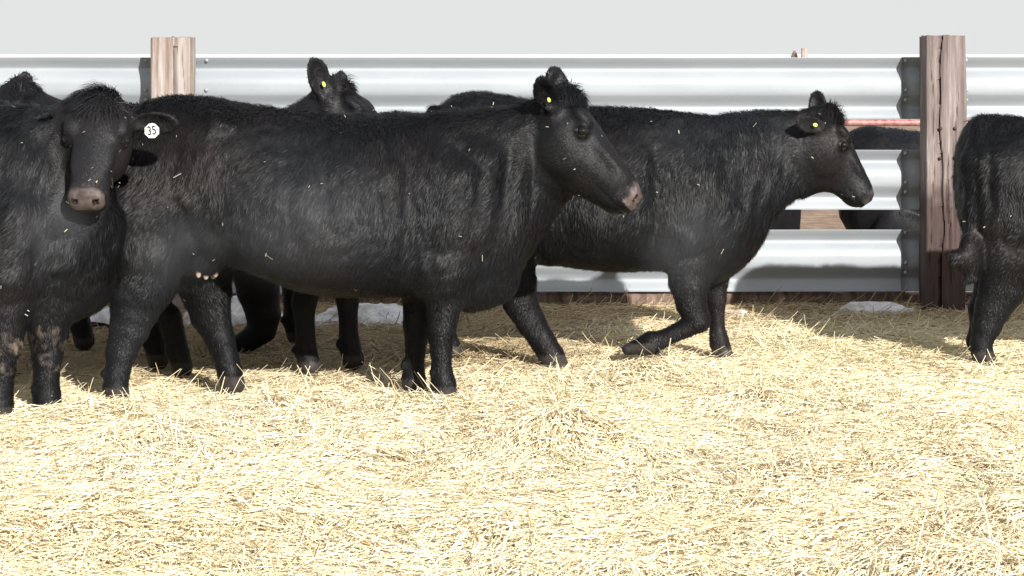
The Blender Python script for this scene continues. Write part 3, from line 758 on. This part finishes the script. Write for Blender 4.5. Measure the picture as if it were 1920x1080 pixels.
# snow left along the fence foot
def snow_patch(x, y, lx, ly, h, seed, label):
    n = 40; g = np.linspace(-1, 1, n); X, Y = np.meshgrid(g, g); x_ = X.ravel(); y_ = Y.ravel()
    P = np.stack([x_ * lx + x, y_ * ly + y, np.zeros(n * n)], 1)
    z = h * np.clip(1 - x_ ** 2 - y_ ** 2 + .45 * vnoise(P, 9, seed) + .3 * vnoise(P, 26, seed + 1), -.3, 1) + .0
    V = np.stack([x_ * lx, y_ * ly, z - .005], 1); i = (np.arange(n - 1)[:, None] * n + np.arange(n - 1)[None]).ravel()
    o = mesh_np('snow_patch', V, [np.stack([i, i + 1, i + n + 1, i + n], 1)], M_SNOW); o.location = (x, y, .0)
    tag(o, label, 'snow', 'old snow left along the fence foot')
snow_patch(Xp(1620, 12), 11.98, .28, .08, .075, 1, 'crusty lumps of snow by the fence left of the dark post')
snow_patch(Xp(1370, 12), 11.95, .16, .10, .045, 2, 'little snow lump by the fence behind the walking cow on the right')
snow_patch(Xp(700, 12), 11.75, .42, .22, .09, 3, 'dirty snow ridge seen under the belly of the big cow')
snow_patch(Xp(440, 12), 11.75, .26, .25, .13, 4, 'tallest snow heap seen behind the big cow\'s hind legs')
snow_patch(Xp(190, 12), 11.7, .35, .2, .08, 5, 'greyish snow seen between the legs of the two leftmost cows')

# far red pipe rail and a lone far post
pf = empty('pipe_fence', (0, 14.0, 0)); tag(pf, 'red painted pipe rail fence seen through the gap under the top steel rail', 'fence')
def tube(name, p0, p1, r, mat, parent, n=14):
    p0 = np.array(p0, float); p1 = np.array(p1, float); v = (p1 - p0) / np.linalg.norm(p1 - p0)
    a = np.cross(v, (0, 0, 1) if abs(v[2]) < .9 else (1, 0, 0)); a /= np.linalg.norm(a); c = np.cross(v, a)
    V = [p + r * (a * math.cos(2 * math.pi * i / n) + c * math.sin(2 * math.pi * i / n)) for p in (p0, p1) for i in range(n)]
    q = np.array([(i, n + i, n + (i + 1) % n, (i + 1) % n) for i in range(n)])
    return mesh_np(name, V, [q], mat, parent)
tube('rail', (-9, 0, Z(230, 14)), (9, 0, Z(230, 14)), .021, M_PIPE, pf)
for x in (-7.4, -3.6, .2, 4.0, 7.8): tube('post', (x, .05, -.1), (x, .05, Z(224, 14)), .03, M_PIPE, pf)
d = 85.0
V, F_ = box_verts(-.11, .11, -.11, .11, -.1, Z(90, d) + 0); V += vnoise(V, 3, 2)[:, None] * .02
o = mesh_np('fence_post', V, [F_], M_WOOD_T, None, smooth=False); o.location = (Xp(1508, d), d, 0)
bv = o.modifiers.new('bevel', 'BEVEL'); bv.width = .02
tag(o, 'lone far away post showing just above the top steel rail', 'post')
V, F_ = sphere_np((0, 0, 0), .5, 14, 8); V[:, 2] *= 3.1; V += vnoise(V, 2.4, 5)[:, None] * .12
V = np.where(V[:, 2:3] < -0.1, V * (1, 1, 0) + (0, 0, -.1), V); o = mesh_np('bush', V * (.45, .45, 1), [F_], M_WOOD_D); o.location = (Xp(1492, d), d + .5, 0)
tag(o, 'tiny dark bush beside the far post above the rail', 'bush')
# ------------------------------------------------------------------ drifting breath steam
m, nt, b = new_mat('breath_steam'); M_STEAM = m
nt.nodes.remove(b); out = nt.nodes['Material Output']
pv = nt.nodes.new('ShaderNodeVolumePrincipled'); pv.inputs['Color'].default_value = (.93, .95, 1, 1); pv.inputs['Anisotropy'].default_value = 0
tc = nt.nodes.new('ShaderNodeTexCoord'); ln = nt.nodes.new('ShaderNodeVectorMath'); ln.operation = 'LENGTH'; nt.links.new(tc.outputs['Object'], ln.inputs[0])
mr = nt.nodes.new('ShaderNodeMapRange'); mr.interpolation_type = 'SMOOTHSTEP'; mr.inputs['From Min'].default_value = 1.0; mr.inputs['From Max'].default_value = .15
nt.links.new(ln.outputs['Value'], mr.inputs[0])
nz = noise(nt, 2.2, 4); mr2 = nt.nodes.new('ShaderNodeMapRange'); mr2.inputs['From Min'].default_value = .35; mr2.inputs['From Max'].default_value = .7; nt.links.new(nz, mr2.inputs[0])
mu = nt.nodes.new('ShaderNodeMath'); mu.operation = 'MULTIPLY'; nt.links.new(mr.outputs[0], mu.inputs[0]); nt.links.new(mr2.outputs[0], mu.inputs[1])
m2_ = nt.nodes.new('ShaderNodeMath'); m2_.operation = 'MULTIPLY'; m2_.inputs[1].default_value = 0.9; nt.links.new(mu.outputs[0], m2_.inputs[0])
nt.links.new(m2_.outputs[0], pv.inputs['Density']); nt.links.new(pv.outputs[0], out.inputs['Volume'])
for px_, py_, d_, rx_, ry_, rz_, lab in ((95, 425, 8.20, .17, .13, .15, 'faint steam drifting before the chest of the cow that faces the camera'),
                                    (330, 465, 8.45, .22, .14, .17, 'faint steam drifting before the hind legs of the biggest cow'),
                                    (560, 420, 8.55, .42, .12, .24, 'wide thin steam drifting along the belly of the biggest cow'),
                                    (1285, 455, 9.45, .24, .16, .26, 'faint steam drifting before the shoulder of the cow with the lifted leg')):
    v, f = sphere_np((0, 0, 0), 1, 20, 12); o = mesh_np('breath_steam', v, [f], M_STEAM)
    o.scale = (rx_ * 1.25, ry_, rz_ * 1.25); o.location = (Xp(px_, d_), d_, Z(py_, d_)); tag(o, lab, 'steam', kind='stuff')
# ------------------------------------------------------------------ cattle
# the big cow that fills the middle
s, X0, fx, fz, T, L = tracer(9.2, 620)
torso = T([(222, 330, 400, .06), (232, 235, 470, .17), (262, 200, 492, .235), (310, 184, 485, .275), (370, 187, 478, .30), (430, 198, 492, .315), (500, 209, 528, .335), (560, 215, 549, .35),
           (650, 219, 561, .355), (740, 220, 558, .335), (800, 217, 560, .29), (850, 213, 577, .26), (900, 212, 580, .235), (945, 210, 562, .205), (980, 208, 515, .18), (1010, 204, 450, .15), (1045, 200, 400, .125), (1075, 205, 370, .10)])
ch = [L(-.17, [(850, 330, .15, .09), (842, 420, .17, .10), (835, 490, .125, .085)]) + L(-.13, [(832, 560, .082, .066), (829, 618, .060, .054), (829, 660, .043, .040), (830, 690, .041, .039), (833, 716, .053, .048), (837, 742, .054, .052)]),
      L(.14, [(830, 380, .15, .09), (805, 490, .11, .08)]) + L(.09, [(786, 565, .075, .062), (780, 620, .058, .052), (777, 670, .042, .040), (775, 700, .042, .039), (774, 722, .053, .048), (778, 747, .054, .052)]),
      L(-.16, [(300, 300, .24, .12), (295, 400, .20, .13), (286, 470, .17, .12), (276, 530, .135, .095), (265, 580, .098, .07), (255, 612, .082, .06), (240, 655, .062, .05), (233, 695, .050, .046), (230, 722, .052, .048), (233, 744, .055, .05)]),
      L(.15, [(320, 330, .22, .12), (345, 440, .17, .12), (370, 520, .125, .09), (379, 565, .105, .075), (385, 605, .085, .062), (404, 650, .062, .052), (416, 690, .052, .046), (422, 712, .053, .05), (428, 738, .056, .05)]),
      # tail
      [(fx(224), -.02, fz(225), .035, .035), (fx(212), -.03, fz(330), .026, .026), (fx(212), -.04, fz(430), .022, .022), (fx(216), -.03, fz(520), .035, .035)],
      # udder
      [(fx(340), 0, fz(470), .10, .12), (fx(385), 0, fz(482), .085, .11)],
      # shoulder, hip bone, brisket
      [(fx(905), -.14, fz(300), .09, .06), (fx(870), -.20, fz(400), .10, .07)], [(fx(905), .14, fz(300), .09, .06), (fx(870), .20, fz(400), .10, .07)],
      [(fx(420), -.18, fz(236), .035, .045), (fx(450), -.17, fz(244), .03, .04)],
      [(fx(880), 0, fz(545), .09, .10), (fx(935), 0, fz(530), .09, .08)]]
hd = dict(pos=(fx(1057), -.02, fz(190)), f=(.63, -.34, -.72), up=(.6, .0, .6), scale=.99,
          ears=[(-1, (-.42, -.62, .22), (.30, -.85, -.25), .20), (1, (-.30, .62, .72), (.8, -.2, .2), .19)])
# ears traced: near ear points back and a little up, far ear stands up behind the poll
hd['ears'] = [(-1, (-.24, -.50, .52), (.20, -.95, -.1), .205), (1, (-.16, .22, 1.0), (.5, -.8, .2), .225)]
cowB, _ = make_cow('cow', (X0, 9.2, .012), 'biggest black cow, whole body in side view across the middle, pinkish nose, udder showing', torso, ch, hd, h=.0085, hairs=230000, relief=RL([(850, 410, 55, 100, 26), (925, 445, 34, 34, 24), (775, 390, 17, 120, -22), (735, 262, 8, 42, -20, 4), (700, 255, 26, 40, 10), (872, 285, 45, 12, -14, -35),
                   (600, 440, 130, 80, 22), (448, 330, 48, 42, -30), (425, 236, 36, 26, 10), (290, 370, 60, 80, 24), (372, 430, 14, 70, -22, 20), (345, 300, 30, 50, -14, -20), (560, 432, 28, 32, -12), (612, 420, 22, 30, -12),
                   (660, 360, 12, 90, 8, 6), (625, 330, 10, 90, -8, 6), (590, 330, 12, 90, 7, 6), (555, 320, 10, 80, -7, 6), (955, 330, 8, 90, -12, -6), (978, 330, 9, 90, 10, -6), (1000, 345, 8, 80, -13, -4),
                   (930, 330, 10, 80, 9, -8), (905, 330, 9, 70, -9, -8), (850, 500, 40, 12, -12, 20), (840, 540, 35, 10, 10, 15), (815, 470, 12, 60, -10), (900, 530, 30, 14, -10, 30), (500, 500, 60, 16, -12, -25), (285, 480, 12, 60, -10, -10)]),
                   muzzle=(.11, .083, .078), feet=[(fx(837), -.13, .0), (fx(778), .09, .0), (fx(233), -.16, 0), (fx(428), .15, 0)], flecks=95, seed=3)
ear_tag(cowB, hd, 0, M_TAGY, at=.50, r=.013, off=.028, sx=.55)
for (tx, ty, y) in ((376, 498, -.06), (388, 503, -.03), (398, 505, .03), (404, 500, .0)):
    a = np.array((fx(tx), y, fz(ty))); V = []; n = 12
    for k, (dz, r) in enumerate(((.03, .016), (0, .015), (-.03, .013), (-.048, .011), (-.056, .005))):
        for i in range(n): V.append(a + (r * math.cos(6.2832 * i / n), r * math.sin(6.2832 * i / n), dz))
    q = np.array([(k * n + i, (k + 1) * n + i, (k + 1) * n + (i + 1) % n, k * n + (i + 1) % n) for k in range(4) for i in range(n)])
    mesh_np('teat', V, [q], M_TEAT, cowB)

# the cow walking ahead of it on the right
s, X0, fx, fz, T, L = tracer(10.15, 1150)
torso = T([(803, 290, 330, .06), (812, 225, 400, .15), (835, 192, 450, .21), (880, 181, 478, .26), (950, 187, 490, .30), (1010, 198, 498, .32), (1100, 207, 510, .345), (1180, 206, 514, .33), (1240, 211, 512, .29),
           (1300, 220, 530, .25), (1350, 221, 536, .22), (1395, 216, 508, .19), (1425, 215, 470, .165), (1450, 216, 415, .145), (1485, 220, 382, .125), (1525, 220, 370, .11), (1555, 225, 350, .09)])
ch = [L(-.13, [(1300, 330, .15, .09), (1292, 420, .15, .09), (1288, 490, .11, .08), (1288, 530, .092, .07), (1292, 570, .070, .058), (1304, 600, .060, .054), (1284, 613, .044, .042), (1240, 634, .038, .037), (1218, 642, .053, .047), (1200, 648, .044, .042), (1174, 654, .028, .034)]),
      L(.12, [(1345, 380, .14, .09), (1345, 470, .11, .08), (1344, 530, .068, .06), (1345, 575, .052, .048), (1348, 612, .035, .036), (1351, 640, .039, .040), (1354, 655, .046, .044), (1362, 682, .052, .048)]),
      L(-.14, [(870, 290, .22, .12), (905, 390, .19, .12), (945, 470, .15, .10), (968, 530, .092, .07), (975, 565, .080, .062), (996, 605, .066, .052), (1018, 640, .058, .05), (1034, 668, .060, .052), (1046, 690, .058, .05)]),
      L(.14, [(860, 300, .22, .12), (850, 400, .19, .12), (825, 490, .13, .09), (806, 560, .085, .06), (818, 610, .058, .05), (836, 650, .05, .046), (850, 676, .052, .048)]),
      [(fx(1330), -.13, fz(290), .07, .05), (fx(1310), -.18, fz(400), .09, .06)], [(fx(1330), .13, fz(290), .07, .05), (fx(1310), .18, fz(400), .09, .06)],
      [(fx(812), 0, fz(215), .035, .035), (fx(797), .0, fz(300), .024, .024), (fx(797), .02, fz(420), .022, .022), (fx(800), .02, fz(500), .035, .035)]]
hd = dict(pos=(fx(1554), -.01, fz(222)), f=(.44, -.10, -.87), up=(.8, .05, .4), scale=.80,
          ears=[(-1, (-.75, -.6, .12), (.3, -.9, .0), .21), (1, (-.02, .25, .98), (-.2, -.9, .1), .225)])
hd['f'] = (.51, -.12, -.84); hd['scale'] = .80; hd['pos'] = (fx(1550), -.01, fz(222))
cowD, _ = make_cow('cow', (X0, 10.15, .015), 'black cow walking with one front leg lifted, head in profile against the steel rails', torso, ch, hd, h=.009, hairs=160000, relief=RL([(1290, 370, 45, 80, 24), (1375, 420, 30, 32, 24), (1225, 380, 14, 100, -20), (1100, 420, 110, 60, 20), (1330, 270, 40, 10, -12, -35), (1395, 300, 8, 80, -13, -10), (1415, 310, 8, 80, 10, -10),
                   (1435, 310, 8, 70, -13, -12), (1370, 300, 9, 80, 9, -8), (1350, 300, 8, 80, -9, -8), (1455, 300, 8, 60, 8, -12), (1160, 330, 10, 80, 7, 5), (1130, 330, 9, 80, -7, 5), (1185, 330, 8, 80, -7, 5), (1290, 480, 34, 10, -12, 20), (1340, 480, 12, 40, -12)]),
                   muzzle=(.05, .045, .045), feet=[(fx(1361), .12, .0), (fx(1046), -.14, .0), (fx(850), .14, 0), (fx(1176), -.13, .05)], flecks=75, seed=9)
ear_tag(cowD, hd, 0, M_TAGY, at=.50, r=.014, off=.028, sx=.6)

# the cow looking at the camera, far left
s, X0, fx, fz, T, L = tracer(8.7, 80)
torso = T([(-545, 300, 380, .06), (-530, 225, 440, .17), (-470, 202, 500, .25), (-380, 203, 540, .30), (-250, 212, 590, .34), (-100, 212, 598, .345), (0, 208, 600, .31), (60, 205, 608, .28), (110, 215, 610, .26), (150, 240, 604, .24), (185, 280, 590, .20), (212, 350, 565, .15), (226, 430, 520, .06)])
ch = [L(-.07, [(120, 400, .16, .10), (112, 500, .13, .11), (100, 580, .098, .09), (97, 630, .078, .07), (95, 670, .060, .055), (94, 710, .050, .047), (95, 745, .055, .05), (97, 778, .060, .055)]),
      L(-.22, [(60, 400, .14, .09), (45, 500, .12, .09)]) + L(-.17, [(32, 590, .088, .075), (26, 640, .070, .065), (21, 690, .052, .05), (19, 725, .050, .047), (18, 755, .055, .05), (19, 790, .060, .055)]),
      L(-.15, [(-440, 320, .22, .13), (-420, 470, .18, .12), (-440, 560, .12, .09), (-465, 630, .07, .06), (-450, 700, .05, .046), (-448, 745, .053, .05), (-440, 772, .056, .05)]),
      L(.15, [(-440, 320, .22, .13), (-400, 470, .18, .12), (-380, 560, .12, .09), (-390, 630, .07, .06), (-370, 700, .05, .046), (-365, 740, .053, .05), (-360, 765, .056, .05)]),
      [(fx(110), .0, fz(330), .24, .17), (fx(165), -.03, fz(262), .17, .15), (fx(188), -.05, fz(225), .12, .12)],
      [(fx(150), -.02, fz(480), .14, .13), (fx(180), -.04, fz(430), .12, .12)]]
pz = CAM_H - (200 - HOR) * 8.58 / F_PX; pX = (190 - 960) * 8.58 / F_PX - X0
hd = dict(pos=(pX, -.12, pz), f=(-.03, -.64, -.77), up=(0, -.8, .6), scale=.82, wide=1.2,
          ears=[(1, (.96, .0, -.06), (.05, -1, -.45), .24), (-1, (-.95, .1, -.15), (-.05, -1, -.2), .22)], tuft=.055)
cowA, _ = make_cow('cow', (X0, 8.7, .012), 'black cow facing the camera with shaggy poll and white ear tag numbered 35', torso, ch, hd, h=.009, hairs=170000,
                   muzzle=(.085, .066, .061), feet=[(fx(97), -.07, 0), (fx(19), -.17, 0)], flecks=75, seed=14, shag=1.15, relief=RL([(70, 430, 50, 80, 24), (150, 480, 35, 40, 20), (30, 350, 20, 90, -18), (105, 460, 12, 70, -14, -10), (125, 330, 9, 70, -12, -20), (100, 330, 9, 70, 10, -20), (60, 560, 40, 12, -14, 10), (150, 560, 30, 10, -10, -20)]), dirty=[(fx(97), fz(650), .10), (fx(25), fz(655), .09)])
tz = CAM_H - (251 - HOR) * 8.46 / F_PX; tX = (285 - 960) * 8.46 / F_PX - X0
tg, c, n = ear_tag(cowA, hd, 0, M_TAG, r=.030, sides=8, drop=(tX, -.24, tz))
cu = bpy.data.curves.new('number', 'FONT'); cu.body = '35'; cu.size = .042; cu.extrude = .0004; cu.offset = .0008; cu.align_x = 'CENTER'; cu.align_y = 'CENTER'
tmp = bpy.data.objects.new('number', cu); COL.objects.link(tmp)
dg = bpy.context.evaluated_depsgraph_get(); me = bpy.data.meshes.new_from_object(tmp.evaluated_get(dg)); bpy.data.objects.remove(tmp)
me.materials.clear(); me.materials.append(M_INK)
nb = bpy.data.objects.new('number', me); COL.objects.link(nb); nb.parent = tg; nb.rotation_euler = (math.radians(90), math.radians(-8), 0); nb.scale = (.85, 1.15, 1)
nb.location = (c[0], c[1] - .0045, c[2])
# the tag hangs from the ear by a stud
v, f = sphere_np((c[0], c[1] + .004, c[2] + .024), .006, 10, 6); mesh_np('stud', v, [f], M_TAG, tg)

# rear end of a cow leaving on the right
s, X0, fx, fz, T, L = tracer(10.3, 2000)
torso = T([(1802, 300, 380, .10), (1806, 248, 440, .20), (1822, 229, 475, .25), (1860, 220, 495, .28), (1930, 223, 515, .30), (2010, 226, 545, .34), (2130, 228, 552, .35), (2220, 224, 552, .29), (2300, 220, 560, .24), (2360, 225, 530, .19), (2400, 235, 450, .15), (2450, 240, 400, .12), (2490, 250, 380, .1)])
ch = [L(-.15, [(1868, 310, .17, .12), (1874, 410, .16, .13), (1880, 480, .15, .11), (1868, 535, .115, .085), (1848, 575, .085, .065), (1836, 610, .068, .055), (1826, 640, .050, .045), (1828, 655, .05, .046), (1838, 680, .054, .05)]),
      L(.13, [(1880, 310, .18, .12), (1890, 420, .17, .12), (1888, 500, .13, .09), (1872, 560, .09, .065), (1852, 592, .068, .05), (1848, 625, .046, .04), (1840, 650, .045, .04), (1845, 668, .045, .04)]),
      L(-.14, [(2270, 350, .15, .1), (2260, 470, .12, .09), (2270, 550, .07, .06), (2275, 605, .05, .046), (2280, 650, .048, .045), (2288, 680, .05, .048)]),
      L(.14, [(2270, 350, .15, .1), (2240, 470, .12, .09), (2210, 550, .07, .06), (2200, 605, .05, .046), (2190, 650, .048, .045), (2195, 668, .05, .048)]),
      [(fx(1832), -.08, fz(236), .035, .035), (fx(1812), -.16, fz(300), .030, .028), (fx(1804), -.20, fz(390), .026, .024), (fx(1802), -.21, fz(450), .03, .028), (fx(1796), -.22, fz(482), .04, .03), (fx(1772), -.24, fz(482), .030, .025), (fx(1758), -.25, fz(470), .012, .012)],
      [(fx(1808), -.20, fz(455), .03, .028), (fx(1802), -.22, fz(515), .030, .025), (fx(1786), -.23, fz(528), .012, .012)]]
hd = dict(pos=(fx(2500), 0, fz(215)), f=(.6, 0, -.8), up=(.8, 0, .4), scale=.9, ears=[(-1, (-.5, -.8, .1), (.5, -.8, 0), .2), (1, (-.5, .8, .1), (.5, .8, 0), .2)])
make_cow('cow', (X0, 10.3, .012), 'black cow leaving beside the dark post, only rump, tail and hind leg in view', torso, ch, hd, h=.010, hairs=100000, relief=RL([(1900, 330, 50, 70, 18), (1836, 330, 9, 90, -18), (1960, 420, 16, 90, -18), (1890, 480, 14, 60, 14), (2050, 430, 100, 60, 18)]),
         feet=[(fx(1838), -.15, 0)], flecks=60, seed=21)

def legset(base_x, y, fzv, kind, foot_x, lift=False):
    """joints in metres for cows whose legs show under the others"""
    if kind == 'front':
        return [(base_x, y, .80, .15, .09), (base_x, y, .62, .11, .08), ((base_x + foot_x) / 2, y * .9, .46, .075, .06), (foot_x - .01, y * .85, .31, .055, .05), (foot_x - .005, y * .8, .2, .043, .04), (foot_x, y * .8, .09, .049, .045), (foot_x + .02, y * .8, .02, .053, .05)]
    return [(base_x, y, .95, .22, .12), (base_x + .04, y, .72, .18, .12), (base_x + .03, y, .54, .12, .09), ((base_x * .6 + foot_x * .4) - .07, y, .40, .07, .055), (foot_x - .04, y, .25, .05, .045), (foot_x - .01, y, .10, .05, .046), (foot_x + .01, y, .02, .054, .05)]
GT = [(-.80, 1.05, .92, .06), (-.78, 1.13, .80, .14), (-.72, 1.18, .66, .21), (-.6, 1.21, .6, .26), (-.4, 1.19, .56, .30), (-.15, 1.16, .47, .34), (.1, 1.15, .44, .34), (.3, 1.16, .43, .30), (.45, 1.18, .43, .26), (.6, 1.15, .47, .21), (.72, 1.08, .58, .16), (.8, 1.0, .68, .08)]

# cow behind the big cow, only its head above the back
d = 9.95; s, X0, fx, fz, T, L = tracer(d, 450)
torso = [(x * .86, t * 1.0, b_ + .02, w * .92) for x, t, b_, w in GT]
hp = (fx(628), 0, fz(164))
ch = [legset(.36, -.13, 0, 'front', fx(578)), legset(.42, .13, 0, 'front', fx(652)), legset(-.50, -.13, 0, 'hind', fx(345)), legset(-.55, .13, 0, 'hind', fx(285)),
      [(.40, 0, .93, .22, .15), (fx(570), 0, fz(250), .15, .11), (hp[0] - .03, 0, hp[2] - .10, .10, .09)]]
hd = dict(pos=hp, f=(.78, -.16, -.60), up=(.6, -.1, .8), scale=.94, ears=[(-1, (-.30, -.25, .95), (.45, -.9, -.05), .24), (1, (.05, .35, .85), (.4, -.8, .1), .17)])
cowC, _ = make_cow('cow', (X0, d, 0), 'black cow hidden behind the biggest cow, head and upright tagged ear showing above its back', torso, ch, hd, h=.011, hairs=70000, flecks=25, seed=31,
                   feet=[(fx(578), -.10, 0), (fx(652), .10, 0), (fx(345), -.13, 0), (fx(285), .13, 0)])
ear_tag(cowC, hd, 0, M_TAGY, at=.46, r=.013, off=.03, sx=.6)

# cow at far left behind, head above the facing cow
d = 9.75; s, X0, fx, fz, T, L = tracer(d, -150)
hp = (fx(38), 0, fz(168))
ch = [legset(.42, -.12, 0, 'front', fx(40)), legset(.42, .13, 0, 'front', fx(70)), legset(-.55, -.13, 0, 'hind', -.55), legset(-.55, .13, 0, 'hind', -.4),
      [(.55, 0, .95, .22, .15), (.72, 0, 1.05, .15, .11), (hp[0] - .03, 0, hp[2] - .10, .10, .09)]]
torso = [(x * .8 - .1, t, b_, w * .95) for x, t, b_, w in GT]
ch[0] = legset(.3, -.12, 0, 'front', .38); ch[1] = legset(.3, .13, 0, 'front', .30)
hd = dict(pos=hp, f=(.80, -.15, -.58), up=(.6, -.1, .8), scale=.90, ears=[(-1, (-.85, -.5, .05), (.4, -.9, -.05), .2), (1, (-.1, .1, 1), (.4, -.8, .1), .17)])
make_cow('cow', (X0, d, 0), 'black cow whose tufted head shows above the back of the cow facing the camera', torso, ch, hd, h=.012, hairs=50000, flecks=15, seed=37)

# cow deepest in the bunch, only its legs show under the big cow
d = 10.85; s, X0, fx, fz, T, L = tracer(d, 290)
torso = [(x * .9, t * .93, b_ - .03, w) for x, t, b_, w in GT]
ch = [L(-.13, [(470, 380, .15, .09), (480, 470, .13, .09), (490, 540, .105, .08), (500, 585, .085, .065), (498, 612, .070, .058), (462, 638, .055, .048), (430, 655, .05, .045), (405, 668, .045, .043), (385, 672, .035, .036)]),
      legset(.45, .13, 0, 'front', fx(545)), legset(-.6, -.13, 0, 'hind', fx(165)), legset(-.6, .13, 0, 'hind', fx(60)),
      [(.55, 0, .85, .20, .15), (.85, .0, .78, .14, .10), (1.0, .0, .74, .10, .09)]]
hd = dict(pos=(1.05, 0, .86), f=(.75, .0, -.65), up=(.6, 0, .8), scale=.86, ears=[(-1, (-.6, -.8, -.1), (.4, -.9, -.05), .2), (1, (-.6, .8, -.1), (.4, .8, .1), .2)])
make_cow('cow', (X0, d, 0), 'black cow behind the biggest cow, only legs seen, one front leg bent back', torso, ch, hd, h=.012, hairs=50000, flecks=0, seed=41,
         feet=[(fx(545), .1, 0), (fx(165), -.13, 0)])

# cattle in the next pen, seen through the gaps of the rails
def lying_cow(px, d, rz, label, seed, sc=1.0, up=True):
    torso = [(x, (t - .36) * sc + .0, max(b_ - .40, .0) * .6, w * 1.08) for x, t, b_, w in GT]
    ch = [[(.45, -.2, .18, .12, .08), (.62, -.26, .10, .07, .06), (.80, -.24, .06, .05, .045), (.62, -.30, .04, .045, .04), (.52, -.32, .04, .04, .04)],
          [(-.5, -.24, .25, .2, .1), (-.25, -.34, .16, .11, .07), (-.45, -.38, .08, .06, .05), (-.2, -.42, .05, .045, .04), (-.08, -.42, .04, .045, .04)],
          [(.6, 0, .55, .19, .14), (.85, 0, .68, .13, .1), (.95, 0, .72, .1, .09)]]
    hd = dict(pos=(.98, 0, .86), f=(.8, 0, -.6), up=(.6, 0, .8), scale=.86, ears=[(-1, (-.4, -.9, -.1), (.4, -.9, -.05), .2), (1, (-.4, .9, -.1), (.4, .8, .1), .2)])
    return make_cow('cow', ((px - 960) * d / F_PX, d, 0), label, torso, ch, hd, h=.015, hairs=20000, flecks=0, seed=seed, rz=rz, group='cattle resting behind the fence')
lying_cow(1790, 15.2, 0.0, 'black cow lying behind the fence, seen through both rail gaps left of the dark post', 51, 1.1)
lying_cow(1285, 15.0, 0.15, 'black cow resting behind the fence, mostly hidden by the walking cow on the right', 52, 1.0)
